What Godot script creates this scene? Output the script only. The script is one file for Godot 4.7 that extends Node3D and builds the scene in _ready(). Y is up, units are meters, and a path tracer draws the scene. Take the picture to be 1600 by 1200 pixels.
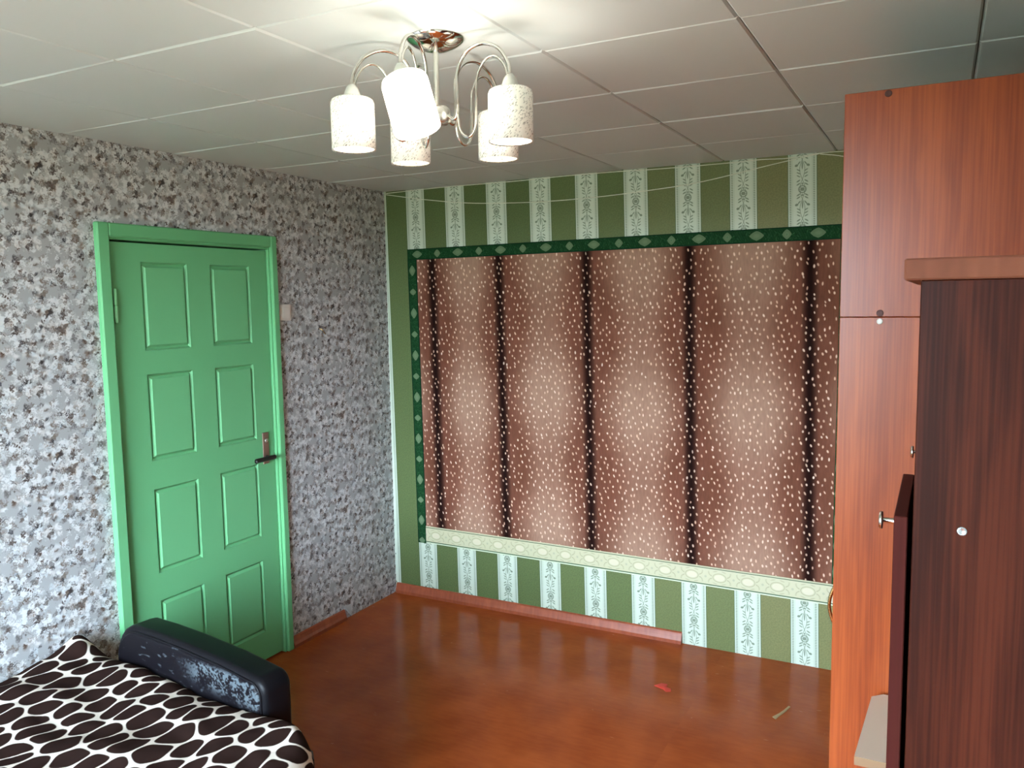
extends Node3D
# A living-room corner: green panelled door, striped wallpaper with a dappled fur print wall
# hanging, cluster ceiling lamp, orange wardrobe, dark cabinet and a sofa bed under a blanket.
# x runs right along the striped wall, y up, z towards the camera; metres.

const H := 2.41
const RIGHT := 3.31
const REAR := 5.2
var names := {}

# ------------------------------------------------------------------ naming and committing
func numbered(called: String) -> String:
	if not names.has(called):
		names[called] = 0
		return called
	names[called] += 1
	return "%s_%03d" % [called, names[called]]

func thing(called: String, label: String, category: String, at := Vector3.ZERO, group := "") -> Node3D:
	var o := Node3D.new()
	o.name = numbered(called)
	add_child(o)
	o.position = at
	tag(o, label, category, group)
	return o

func tag(o: Node, label: String, category: String, group := "") -> void:
	o.set_meta("label", label)
	o.set_meta("category", category)
	if group != "":
		o.set_meta("group", group)

func obj(called: String, st: SurfaceTool, m: Material, parent: Node = null) -> MeshInstance3D:
	st.generate_normals()
	var mi := MeshInstance3D.new()
	mi.mesh = st.commit()
	mi.material_override = m
	mi.cast_shadow = GeometryInstance3D.SHADOW_CASTING_SETTING_ON
	if parent == null:
		mi.name = numbered(called)
		add_child(mi)
	else:
		mi.name = called
		parent.add_child(mi, true)
	return mi

func struct(called: String, label: String, st: SurfaceTool, m: Material) -> MeshInstance3D:
	var o := obj(called, st, m)
	o.set_meta("kind", "structure")
	o.set_meta("label", label)
	return o

# ------------------------------------------------------------------ geometry helpers
func mb() -> SurfaceTool:
	var st := SurfaceTool.new()
	st.begin(Mesh.PRIMITIVE_TRIANGLES)
	return st

func puv(p: Vector3, n: Vector3) -> Vector2:
	var a := n.abs()
	if a.z >= a.x and a.z >= a.y:
		return Vector2(p.x, -p.y)
	if a.x >= a.y:
		return Vector2(p.z, -p.y)
	return Vector2(p.x, p.z)

func tri(st: SurfaceTool, a: Vector3, b: Vector3, c: Vector3, hint: Vector3, uv: Variant = null) -> void:
	var n := (c - a).cross(b - a)
	if n.length_squared() < 1e-16:
		return
	var pts := [a, b, c]
	var us: Array = []
	if uv == null:
		us = [puv(a, n), puv(b, n), puv(c, n)]
	else:
		us = uv
	var order := [0, 1, 2] if n.dot(hint) >= 0.0 else [0, 2, 1]
	for i in order:
		st.set_uv(us[i])
		st.add_vertex(pts[i])

func quad(st: SurfaceTool, a: Vector3, b: Vector3, c: Vector3, d: Vector3, hint: Vector3, uv: Variant = null) -> void:
	if uv == null:
		tri(st, a, b, c, hint)
		tri(st, a, c, d, hint)
	else:
		tri(st, a, b, c, hint, [uv[0], uv[1], uv[2]])
		tri(st, a, c, d, hint, [uv[0], uv[2], uv[3]])

func box(st: SurfaceTool, lo: Vector3, hi: Vector3, b := 0.0) -> void:
	st.set_smooth_group(-1)
	b = minf(b, 0.45 * minf(hi.x - lo.x, minf(hi.y - lo.y, hi.z - lo.z)))
	var c := (lo + hi) * 0.5
	var h := (hi - lo) * 0.5
	for ax in 3:
		var u := (ax + 1) % 3
		var v := (ax + 2) % 3
		for s in [-1.0, 1.0]:
			var n := Vector3.ZERO
			n[ax] = s
			var q: Array[Vector3] = []
			for k in [[-1, -1], [1, -1], [1, 1], [-1, 1]]:
				var p := c
				p[ax] += s * h[ax]
				p[u] += k[0] * (h[u] - b)
				p[v] += k[1] * (h[v] - b)
				q.append(p)
			quad(st, q[0], q[1], q[2], q[3], n)
	if b <= 0.0:
		return
	for ax in 3:
		var u := (ax + 1) % 3
		var v := (ax + 2) % 3
		for su in [-1.0, 1.0]:
			for sv in [-1.0, 1.0]:
				var e: Array[Vector3] = []
				for k in [[-1, 0], [1, 0], [1, 1], [-1, 1]]:
					var p := c
					p[ax] += k[0] * (h[ax] - b)
					p[u] += su * (h[u] - (b if k[1] == 1 else 0.0))
					p[v] += sv * (h[v] - (b if k[1] == 0 else 0.0))
					e.append(p)
				var n := Vector3.ZERO
				n[u] = su
				n[v] = sv
				quad(st, e[0], e[1], e[2], e[3], n)
	for sx in [-1.0, 1.0]:
		for sy in [-1.0, 1.0]:
			for sz in [-1.0, 1.0]:
				var s := Vector3(sx, sy, sz)
				var p := c + s * h
				tri(st, p - Vector3(0, sy * b, sz * b), p - Vector3(sx * b, 0, sz * b), p - Vector3(sx * b, sy * b, 0), s)

func tube(st: SurfaceTool, pts: Array, r: float, sides := 8, cap := true) -> void:
	st.set_smooth_group(1)
	var rings: Array = []
	var up := Vector3.UP
	for i in pts.size():
		var d: Vector3 = (pts[mini(i + 1, pts.size() - 1)] - pts[maxi(i - 1, 0)]).normalized()
		if absf(d.dot(up)) > 0.95:
			up = Vector3.RIGHT if absf(d.x) < 0.9 else Vector3.BACK
		var a := d.cross(up).normalized()
		var b := a.cross(d).normalized()
		up = b
		var ring: Array = []
		for k in sides:
			var t := TAU * k / sides
			ring.append(pts[i] + (a * cos(t) + b * sin(t)) * r)
		rings.append(ring)
	for i in pts.size() - 1:
		for k in sides:
			var j := (k + 1) % sides
			var n: Vector3 = rings[i][k] + rings[i][j] - pts[i] * 2.0
			quad(st, rings[i][k], rings[i][j], rings[i + 1][j], rings[i + 1][k], n)
	if cap:
		st.set_smooth_group(-1)
		for k in sides:
			var j := (k + 1) % sides
			tri(st, pts[0], rings[0][k], rings[0][j], pts[0] - pts[1])
			var e := pts.size() - 1
			tri(st, pts[e], rings[e][k], rings[e][j], pts[e] - pts[e - 1])

# profile: [radius, height] pairs from bottom to top, turned about the axis through at
func lathe(st: SurfaceTool, profile: Array, at: Vector3, axis := Vector3.UP, segs := 28, group := 1) -> void:
	st.set_smooth_group(group)
	var a := axis.cross(Vector3.RIGHT if absf(axis.x) < 0.9 else Vector3.UP).normalized()
	var b := axis.cross(a).normalized()
	var run := 0.0
	for i in profile.size() - 1:
		var p0: Array = profile[i]
		var p1: Array = profile[i + 1]
		var step := Vector2(p1[0] - p0[0], p1[1] - p0[1]).length()
		for k in segs:
			var t0 := TAU * k / segs
			var t1 := TAU * (k + 1) / segs
			var d0 := a * cos(t0) + b * sin(t0)
			var d1 := a * cos(t1) + b * sin(t1)
			var dy: float = p1[1] - p0[1]
			var dr: float = p1[0] - p0[0]
			var n := (d0 + d1).normalized() * dy - axis * dr
			var u0 := float(k) / segs
			var u1 := float(k + 1) / segs
			quad(st, at + d0 * p0[0] + axis * p0[1], at + d1 * p0[0] + axis * p0[1], at + d1 * p1[0] + axis * p1[1], at + d0 * p1[0] + axis * p1[1], n,
				[Vector2(u0, run), Vector2(u1, run), Vector2(u1, run + step), Vector2(u0, run + step)])
		run += step

# an outline in x,y (counter-clockwise) made solid between z0 and z1 with rounded rims
func slab(st: SurfaceTool, outline: PackedVector2Array, z0: float, z1: float, b: float) -> void:
	var inset := Geometry2D.offset_polygon(outline, -b, Geometry2D.JOIN_ROUND)
	var mid := Vector2.ZERO
	for p in outline:
		mid += p
	mid /= outline.size()
	var ring := func(shrink: float, z: float) -> Array:
		var r: Array = []
		for i in outline.size():
			var p0: Vector2 = outline[(i - 1 + outline.size()) % outline.size()]
			var p2: Vector2 = outline[(i + 1) % outline.size()]
			var d := (p2 - p0).normalized()
			var nrm := Vector2(d.y, -d.x)
			if nrm.dot(outline[i] - mid) < 0.0:
				nrm = -nrm
			var q: Vector2 = outline[i] - nrm * shrink
			r.append(Vector3(q.x, q.y, z))
		return r
	var rings: Array = []
	for k in 5:
		var t := PI * 0.5 * k / 4.0
		rings.append(ring.call(b * (1.0 - sin(t)), z0 + b * (1.0 - cos(t))))
	for k in 5:
		var t := PI * 0.5 * (4 - k) / 4.0
		rings.append(ring.call(b * (1.0 - sin(t)), z1 - b * (1.0 - cos(t))))
	st.set_smooth_group(1)
	for i in rings.size() - 1:
		for k in outline.size():
			var j := (k + 1) % outline.size()
			var c3 := Vector3(mid.x, mid.y, (z0 + z1) * 0.5)
			var four := [rings[i][k], rings[i][j], rings[i + 1][j], rings[i + 1][k]]
			var uv: Array = []
			for p in four:
				uv.append(Vector2(p.x, -p.y))
			quad(st, four[0], four[1], four[2], four[3], four[0] - c3, uv)
	st.set_smooth_group(1)
	for k in outline.size():
		var j := (k + 1) % outline.size()
		tri(st, Vector3(mid.x, mid.y, z0), rings[0][k], rings[0][j], Vector3(0, 0, -1))
		var e := rings.size() - 1
		tri(st, Vector3(mid.x, mid.y, z1), rings[e][k], rings[e][j], Vector3(0, 0, 1))

func smooth_path(pts: Array, n: int) -> Array:
	var c := Curve3D.new()
	for i in pts.size():
		var t: Vector3 = (pts[mini(i + 1, pts.size() - 1)] - pts[maxi(i - 1, 0)]) / 6.0
		c.add_point(pts[i], -t, t)
	var out: Array = []
	for i in n + 1:
		out.append(c.samplef(float(i) / n * (pts.size() - 1)))
	return out

# ------------------------------------------------------------------ materials and textures
func rgb(r: float, g: float, b: float) -> Color:
	return Color(r / 255.0, g / 255.0, b / 255.0)

func mat(c: Color, rough := 0.6, metal := 0.0) -> StandardMaterial3D:
	var m := StandardMaterial3D.new()
	m.albedo_color = c
	m.roughness = rough
	m.metallic = metal
	return m

func texmat(img: Image, rough: float, scale := Vector3.ONE, offset := Vector3.ZERO) -> StandardMaterial3D:
	var m := mat(Color.WHITE, rough)
	m.albedo_texture = ImageTexture.create_from_image(img)
	m.uv1_scale = scale
	m.uv1_offset = offset
	return m

# a soft-edged ellipse blended into a picture that repeats
func stamp(img: Image, cx: float, cy: float, rx: float, ry: float, ang: float, c: Color, alpha := 1.0, soft := 0.35) -> void:
	var w := img.get_width()
	var h := img.get_height()
	var r := int(ceil(maxf(rx, ry))) + 1
	var ca := cos(ang)
	var sa := sin(ang)
	for dy in range(-r, r + 1):
		for dx in range(-r, r + 1):
			var u := (dx * ca + dy * sa) / rx
			var v := (-dx * sa + dy * ca) / ry
			var d := sqrt(u * u + v * v)
			if d >= 1.0:
				continue
			var k := alpha * clampf((1.0 - d) / soft, 0.0, 1.0)
			var x := posmod(int(cx) + dx, w)
			var y := posmod(int(cy) + dy, h)
			img.set_pixel(x, y, img.get_pixel(x, y).lerp(c, k))

func noise_of(kind: int, freq: float, sd: int, octaves := 3) -> FastNoiseLite:
	var n := FastNoiseLite.new()
	n.noise_type = kind as FastNoiseLite.NoiseType
	n.frequency = freq
	n.seed = sd
	n.fractal_octaves = octaves
	return n

func floral_paper() -> Image:
	var n := 640            # one repeat, 0.53 m
	var img := Image.create(n, n, false, Image.FORMAT_RGB8)
	img.fill(rgb(152, 152, 152))
	var rng := RandomNumberGenerator.new()
	rng.seed = 11
	var spots: Array[Vector2] = []
	for j in 8:
		for i in 8:
			spots.append(Vector2((i + 0.5 * (j % 2) + rng.randf_range(-0.3, 0.3)) * 80.0, (j + rng.randf_range(-0.3, 0.3)) * 80.0))
	for p in spots:      # mid-toned foliage between the petals
		for k in 4:
			var c := rgb(96, 96, 98).lerp(rgb(120, 104, 92), rng.randf())
			stamp(img, p.x + rng.randf_range(-44, 44), p.y + rng.randf_range(-44, 44), rng.randf_range(16, 34), rng.randf_range(9, 17), rng.randf_range(0.1, 1.3), c, 0.75, 0.8)
	for p in spots:      # flowers of broad pale petals
		var a0 := rng.randf() * TAU
		for k in 5:
			var a := a0 + TAU * k / 5.0 + rng.randf_range(-0.4, 0.4)
			var l := rng.randf_range(17, 31)
			var c := rgb(172, 178, 182).lerp(rgb(212, 217, 220), rng.randf()).lerp(rgb(184, 172, 164), rng.randf() * 0.45)
			stamp(img, p.x + cos(a) * l, p.y + sin(a) * l, l * 1.05, l * 0.58, a + rng.randf_range(-0.5, 0.5), c, 0.8, 0.7)
	for p in spots:      # dark strokes and blots
		for k in 5:
			var c := rgb(44, 44, 50).lerp(rgb(82, 64, 52), rng.randf())
			var a := rng.randf_range(0.2, 1.0) if rng.randf() < 0.75 else rng.randf_range(1.2, 2.0)
			stamp(img, p.x + rng.randf_range(-44, 44), p.y + rng.randf_range(-44, 44), rng.randf_range(7, 25), rng.randf_range(4, 12), a, c, rng.randf_range(0.35, 0.9), 0.9)
	for p in spots:      # small pale flecks
		for k in 2:
			stamp(img, p.x + rng.randf_range(-42, 42), p.y + rng.randf_range(-42, 42), rng.randf_range(9, 22), rng.randf_range(4.5, 9), rng.randf_range(0.0, 1.4), rgb(206, 211, 214), 0.65, 0.8)
	# ragged outlines: look the drawing up a few pixels aside
	var out := Image.create(n, n, false, Image.FORMAT_RGB8)
	var wx := noise_of(FastNoiseLite.TYPE_SIMPLEX, 0.045, 61, 3)
	var wy := noise_of(FastNoiseLite.TYPE_SIMPLEX, 0.045, 62, 3)
	for y in n:
		for x in n:
			var rim := minf(1.0, minf(minf(x, n - 1 - x), minf(y, n - 1 - y)) / 16.0)
			var sx := posmod(x + int(15.0 * rim * wx.get_noise_2d(x, y)), n)
			var sy := posmod(y + int(15.0 * rim * wy.get_noise_2d(x, y)), n)
			var c := img.get_pixel(sx, sy)
			out.set_pixel(x, y, Color(_deep(c.r), _deep(c.g), _deep(c.b)))
	return out

func _deep(v: float) -> float:
	return clampf((v - 0.55) * 1.5 + 0.55, 0.12, 0.80)

func stripe_paper(green: Color) -> Image:
	var w := 768
	var h := 512
	var img := Image.create(w, h, false, Image.FORMAT_RGB8)
	var pale := rgb(178, 188, 170)
	img.fill(green)
	var fine := noise_of(FastNoiseLite.TYPE_SIMPLEX, 0.03, 3, 4)
	for y in h:
		for x in range(376, w):
			var k := 1.0 + 0.08 * fine.get_noise_2d(x, y) + (0.04 if (x + y) % 7 == 0 else 0.0)
			img.set_pixel(x, y, Color(green.r * k, green.g * k, green.b * k))
	img.fill_rect(Rect2i(0, 0, 372, h), pale)
	img.fill_rect(Rect2i(70, 0, 232, h), rgb(187, 197, 180))
	for x in [0, 366]:
		img.fill_rect(Rect2i(x, 0, 7, h), rgb(66, 88, 62))
	var ink := rgb(108, 120, 102)
	for k in 22:       # the row of stitches along both edges
		var y := int(k * h / 22.0)
		for x in [22, 322]:
			img.fill_rect(Rect2i(x, y + 4, 24, 9), ink)
			img.fill_rect(Rect2i(x + 6, y + 13, 12, 4), rgb(160, 172, 156))
	for x in [10, 52, 314, 354]:
		img.fill_rect(Rect2i(x, 0, 3, h), rgb(182, 194, 178))
	var cx := 186.0
	for k in 60:       # two stems that cross
		var y := k * h / 60.0
		var s := sin(TAU * y / h) * 32.0
		stamp(img, cx + s, y, 5, 7, 0.0, ink, 0.8, 0.5)
		stamp(img, cx - s, y, 5, 7, 0.0, ink, 0.8, 0.5)
	for k in 3:        # the big blossom
		stamp(img, cx, 128, 58 - k * 16, 58 - k * 16, 0.0, [ink, rgb(196, 206, 190), ink][k], 0.85, 0.2)
	for s in [-1.0, 1.0]:
		for a in [0.5, 1.1, 1.7]:
			stamp(img, cx + s * 30 * cos(a - 1.1), 128 + 40 * sin(a - 1.1), 18, 8, s * (a - 0.9), ink, 0.6, 0.4)
		for yy in [20.0, 62.0, 200.0, 236.0]:
			stamp(img, cx + s * 50, yy, 32, 10, s * 0.55, ink, 0.85, 0.3)
		stamp(img, cx + s * 74, 330, 25, 18, s * 0.3, ink, 0.9, 0.3)
		stamp(img, cx + s * 42, 300, 32, 9, s * 0.9, ink, 0.85, 0.3)
		for yy in [390.0, 430.0, 470.0]:
			stamp(img, cx + s * 48, yy, 31, 9, -s * 0.5, ink, 0.8, 0.3)
	stamp(img, cx, 330, 11, 60, 0.0, ink, 0.8, 0.3)
	stamp(img, cx, 205, 16, 16, 0.0, ink, 0.8, 0.3)
	stamp(img, cx, 56, 12, 18, 0.0, ink, 0.8, 0.3)
	return img

# dappled fawn print: x0..x1 across the wall, dark bands at the given places
func fawn_print(x0: float, x1: float, y0: float, y1: float) -> Image:
	var bw := 454
	var bh := 318
	var img := Image.create(bw, bh, false, Image.FORMAT_RGB8)
	var bands := [-0.1, 0.322, 0.755, 1.27, 1.81, 2.37, 2.93]
	var soft := noise_of(FastNoiseLite.TYPE_SIMPLEX, 0.02, 8, 3)
	var hair := noise_of(FastNoiseLite.TYPE_SIMPLEX, 0.25, 9, 2)
	for j in bh:
		var y := y1 - (y1 - y0) * (j + 0.5) / bh
		for i in bw:
			var x := x0 + (x1 - x0) * (i + 0.5) / bw - (1.9 - y) * 0.015
			var k := 0
			while k < bands.size() - 2 and x > bands[k + 1]:
				k += 1
			var wd: float = bands[k + 1] - bands[k]
			var t: float = (x - bands[k]) / wd
			var d: float = minf(t, 1.0 - t) * wd
			var wave := 0.5 + 0.5 * sin(y * 8.0 - 1.9 + 0.35 * sin(k * 2.3))
			var off := absf(t - 0.53) / (0.25 + 0.16 * wave)
			var core := clampf(1.25 - off, 0.0, 1.0)
			core = core * core * (3.0 - 2.0 * core)
			var c := rgb(108, 67, 52).lerp(rgb(94, 57, 42), 0.5 + 0.5 * soft.get_noise_2d(i, j * 0.7))
			c = c.lerp(rgb(146, 113, 95), core * (0.6 + 0.4 * wave))
			c = c.lerp(rgb(90, 54, 43), 0.35 * clampf(1.0 - d / 0.11, 0.0, 1.0))
			c = c.lerp(rgb(27, 13, 11), smoothstep(0.046, 0.0, d))
			var hk := 1.0 + 0.05 * hair.get_noise_2d(i * 1.6, j * 0.25)
			img.set_pixel(i, j, Color(c.r * hk, c.g * hk, c.b * hk))
	var w := 2048
	var h := 1434
	img.resize(w, h, Image.INTERPOLATE_CUBIC)
	var rng := RandomNumberGenerator.new()
	rng.seed = 21
	var ppm := w / (x1 - x0)
	var step := 0.0325
	var row := 0
	var yy := 0.5 * step
	while yy < (y1 - y0):
		var xx := (0.25 + 0.5 * (row % 2)) * step
		while xx < (x1 - x0):
			var px := (xx + rng.randf_range(-0.3, 0.3) * step) * ppm
			var py := (yy + rng.randf_range(-0.35, 0.35) * step) * ppm
			if px > 9 and px < w - 9 and py > 9 and py < h - 9 and rng.randf() < 0.93:
				var c := rgb(208, 168, 142).lerp(rgb(222, 194, 174), rng.randf())
				stamp(img, px, py, rng.randf_range(3.8, 5.6), rng.randf_range(6.4, 10.4), rng.randf_range(-0.5, 0.15), c, rng.randf_range(0.72, 0.98), 0.5)
			xx += step
		yy += step * 0.98
		row += 1
	return img

func green_border() -> Image:
	var w := 512
	var h := 128
	var img := Image.create(w, h, false, Image.FORMAT_RGB8)
	img.fill(rgb(20, 52, 28))
	var rng := RandomNumberGenerator.new()
	rng.seed = 5
	for i in 150:
		stamp(img, rng.randf() * w, 10 + rng.randf() * 108, rng.randf_range(8, 22), rng.randf_range(3, 7), rng.randf() * 3.1, rgb(16, 40, 22).lerp(rgb(48, 90, 54), rng.randf()), 0.7, 0.5)
	for i in 24:
		var x := i * w / 24.0
		for k in 18:
			stamp(img, x + k * 2.2, 20 + k * 4.8, 2.0, 2.0, 0, rgb(112, 140, 108), 0.35, 0.8)
	for m in [[128, 62, 43], [384, 38, 44]]:      # broad lozenge and small round one by turns
		for x in range(-m[1], m[1] + 1):
			var t := pow(1.0 - pow(absf(x) / (m[1] + 1.0), 1.45), 1.0 / 1.25)
			img.fill_rect(Rect2i(m[0] + x, int(64 - m[2] * t), 1, int(2 * m[2] * t) + 1), rgb(88, 108, 80))
		stamp(img, m[0], 64, m[1] * 0.6, m[2] * 0.6, 0, rgb(98, 116, 88), 0.9, 0.5)
	stamp(img, 384, 64, 10, 12, 0, rgb(74, 104, 78), 0.7, 0.5)
	img.fill_rect(Rect2i(0, 0, w, 9), rgb(18, 42, 28))
	img.fill_rect(Rect2i(0, h - 9, w, 9), rgb(18, 42, 28))
	return img

func cream_border() -> Image:
	var w := 384
	var h := 256
	var img := Image.create(w, h, false, Image.FORMAT_RGB8)
	img.fill(rgb(178, 174, 142))
	var ink := rgb(140, 136, 108)
	var cx := 192.0
	stamp(img, cx, 128, 100, 62, 0, ink, 0.75, 0.1)
	stamp(img, cx, 128, 90, 53, 0, rgb(178, 174, 142), 1.0, 0.1)
	stamp(img, cx, 128, 76, 44, 0, rgb(192, 184, 158), 1.0, 0.15)
	for s in [-1.0, 1.0]:
		for q in [-1.0, 1.0]:
			for k in 7:
				var a := k / 6.0 * 1.5
				stamp(img, cx + s * (110 + 40 * sin(a)), 128 + q * (18 + 55 * (1.0 - cos(a))), 15, 6, s * q * (1.1 - a), ink, 0.6, 0.5)
			stamp(img, cx + s * 60, 128 + q * 78, 42, 9, s * q * -0.25, ink, 0.5, 0.5)
	stamp(img, 0, 128, 20, 18, 0, rgb(150, 152, 128), 0.7, 0.4)
	img.fill_rect(Rect2i(0, 14, w, 11), rgb(74, 92, 62))
	img.fill_rect(Rect2i(0, 226, w, 15), rgb(62, 86, 56))
	img.fill_rect(Rect2i(0, 241, w, 15), rgb(190, 200, 170))
	return img

func wood(base: Color, dark: Color, sd: int, contrast: float, w := 512, h := 1024) -> Image:
	var img := Image.create(w, h, false, Image.FORMAT_RGB8)
	var broad := noise_of(FastNoiseLite.TYPE_SIMPLEX, 0.012, sd, 3)
	var fine := noise_of(FastNoiseLite.TYPE_SIMPLEX, 0.11, sd + 1, 3)
	for y in h:
		for x in w:
			var a := broad.get_noise_2d(x + 14.0 * broad.get_noise_2d(x * 0.3, y * 0.5), y * 0.10)
			var b := fine.get_noise_2d(x * 1.7, y * 0.045)
			img.set_pixel(x, y, base.lerp(dark, clampf(0.45 + contrast * (a * 0.9 + b * 0.7), 0.0, 1.0)))
	return img

func floor_paint() -> Image:
	var n := 1024
	var img := Image.create(n, n, false, Image.FORMAT_RGB8)
	var broad := noise_of(FastNoiseLite.TYPE_SIMPLEX, 0.006, 31, 4)
	var streak := noise_of(FastNoiseLite.TYPE_SIMPLEX, 0.05, 32, 3)
	var a := rgb(166, 81, 38)
	var b := rgb(144, 66, 31)
	for y in n:
		for x in n:
			var k := 0.5 + 0.55 * broad.get_noise_2d(x, y) + 0.22 * streak.get_noise_2d(x * 0.25, y * 1.4)
			img.set_pixel(x, y, a.lerp(b, clampf(k, 0, 1)))
	var rng := RandomNumberGenerator.new()
	rng.seed = 6
	for i in 46:      # scuffs and grit
		stamp(img, rng.randf() * n, rng.randf() * n, rng.randf_range(2, 7), rng.randf_range(1.2, 1.8), rng.randf_range(-0.4, 0.4), rgb(190, 130, 96), rng.randf_range(0.3, 0.8), 0.5)
	return img

# brown patches fenced by cream lines, true distance to the cell borders
func giraffe() -> Image:
	var n := 640
	var g := 8
	var img := Image.create(n, n, false, Image.FORMAT_RGB8)
	var rng := RandomNumberGenerator.new()
	rng.seed = 77
	var sites: Array[PackedVector2Array] = []
	for j in g:
		var r := PackedVector2Array()
		for i in g:
			r.append(Vector2(0.5 * (j % 2) + 0.36 * rng.randf_range(-1, 1), 0.5 + 0.34 * rng.randf_range(-1, 1)))
		sites.append(r)
	var brown := rgb(40, 27, 24)
	var cream := rgb(206, 194, 182)
	var cell := float(n) / g
	var near := PackedVector2Array()
	for y in n:
		for x in n:
			var p := Vector2(x / cell, y / cell)
			var ci := int(floor(p.x))
			var cj := int(floor(p.y))
			near.clear()
			var best := 9.0
			var own := Vector2.ZERO
			for b in range(cj - 1, cj + 2):
				var r: PackedVector2Array = sites[posmod(b, g)]
				for a in range(ci - 2, ci + 2):
					var s := r[posmod(a, g)] + Vector2(a, b)
					var d := p.distance_squared_to(s)
					if d < best:
						best = d
						own = s
					if d < 2.6:
						near.append(s)
			var sum := 0.0
			for s in near:
				if s != own:
					var e := (p.distance_squared_to(s) - best) / (2.0 * own.distance_to(s))
					if e < 0.4:
						sum += exp(-11.0 * e)
			var edge := -log(maxf(sum, 1e-6)) / 11.0
			img.set_pixel(x, y, cream.lerp(brown, smoothstep(0.02, 0.055, edge)))
	return img

func worn_leather() -> Image:
	var w := 512
	var h := 384
	var img := Image.create(w, h, false, Image.FORMAT_RGB8)
	var a := noise_of(FastNoiseLite.TYPE_SIMPLEX, 0.035, 14, 4)
	var b := noise_of(FastNoiseLite.TYPE_SIMPLEX, 0.012, 15, 2)
	for y in h:
		for x in w:
			var u := float(x) / w       # 0..1 along the arm
			var v := 1.0 - float(y) / h   # height, 0..1 over 0.64 m
			var c := rgb(15, 13, 17)
			# the flaked zone hangs under the seam on the outer half
			var top := 0.905 - 0.05 * maxf(0.0, u - 0.75)
			var inside := smoothstep(0.42, 0.62, u) * smoothstep(1.0, 0.96, u) * smoothstep(top, top - 0.03, v) * smoothstep(0.80 - 0.13 * u, 0.88 - 0.11 * u, v)
			var k := inside * smoothstep(0.42, 0.78, 0.56 + 0.45 * a.get_noise_2d(x * 0.7, y) + 0.45 * a.get_noise_2d(x * 2.6, y * 3.4) + 0.25 * b.get_noise_2d(x, y))
			k = maxf(k, 0.6 * smoothstep(0.40, 0.50, a.get_noise_2d(x * 0.5 + 300, y * 1.6) - 1.2 * absf(v - 0.83) - 0.4 * absf(u - 0.45)))
			img.set_pixel(x, y, c.lerp(rgb(76, 84, 88), clampf(k, 0, 1)))
	return img

func crackle() -> Image:
	var n := 256
	var img := Image.create(n, n, false, Image.FORMAT_RGB8)
	img.fill(rgb(250, 249, 244))
	var rng := RandomNumberGenerator.new()
	rng.seed = 3
	for i in 640:
		stamp(img, rng.randf() * n, rng.randf() * n, rng.randf_range(2.5, 7), rng.randf_range(1.0, 2.0), rng.randf_range(0.4, 1.3), rgb(180, 178, 170).lerp(rgb(96, 96, 92), rng.randf()), 0.8, 0.6)
	return img

# ------------------------------------------------------------------ the scene
func _ready() -> void:
	set_camera()
	set_light()
	build_room()
	build_door()
	build_wall_dressing()
	build_lamp()
	build_wardrobe()
	build_cabinet()
	build_stand()
	build_sofa()
	build_small()

func set_camera() -> void:
	var cam := Camera3D.new()
	cam.name = "camera"
	add_child(cam)
	cam.position = Vector3(2.9102, 1.7612, 3.9847)
	cam.basis = Basis(Vector3.UP, 0.4824) * Basis(Vector3.RIGHT, -0.1013) * Basis(Vector3.BACK, -0.016)
	cam.fov = rad_to_deg(2.0 * atan(600.0 / 1282.935))
	cam.near = 0.02
	cam.current = true

const LAMP_ENERGY := 0.031

func set_light() -> void:
	var sky_mat := ProceduralSkyMaterial.new()
	sky_mat.sky_top_color = rgb(202, 225, 246)
	sky_mat.sky_horizon_color = rgb(216, 233, 247)
	sky_mat.ground_horizon_color = rgb(146, 158, 160)
	sky_mat.ground_bottom_color = rgb(110, 118, 106)
	sky_mat.sky_energy_multiplier = 6.3
	sky_mat.ground_energy_multiplier = 5.6
	var sky := Sky.new()
	sky.sky_material = sky_mat
	var env := Environment.new()
	env.background_mode = Environment.BG_SKY
	env.sky = sky
	env.tonemap_mode = Environment.TONE_MAPPER_LINEAR
	env.tonemap_exposure = 1.0
	env.sdfgi_enabled = true
	env.ssao_enabled = true
	env.ssil_enabled = true
	var we := WorldEnvironment.new()
	we.name = "world"
	we.environment = env
	add_child(we)

# where the stripes stand: their left edges at the top and foot of the wall lean apart a little
func stripe_u(x: float, y: float) -> float:
	var t := (2.407 - y) / (2.407 - 0.227)
	return (x - lerpf(0.1508, 0.1775, t)) / lerpf(0.2638, 0.2668, t)

func stripe_x(u: float, y: float) -> float:
	var t := (2.407 - y) / (2.407 - 0.227)
	return lerpf(0.1508, 0.1775, t) + u * lerpf(0.2638, 0.2668, t)

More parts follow.
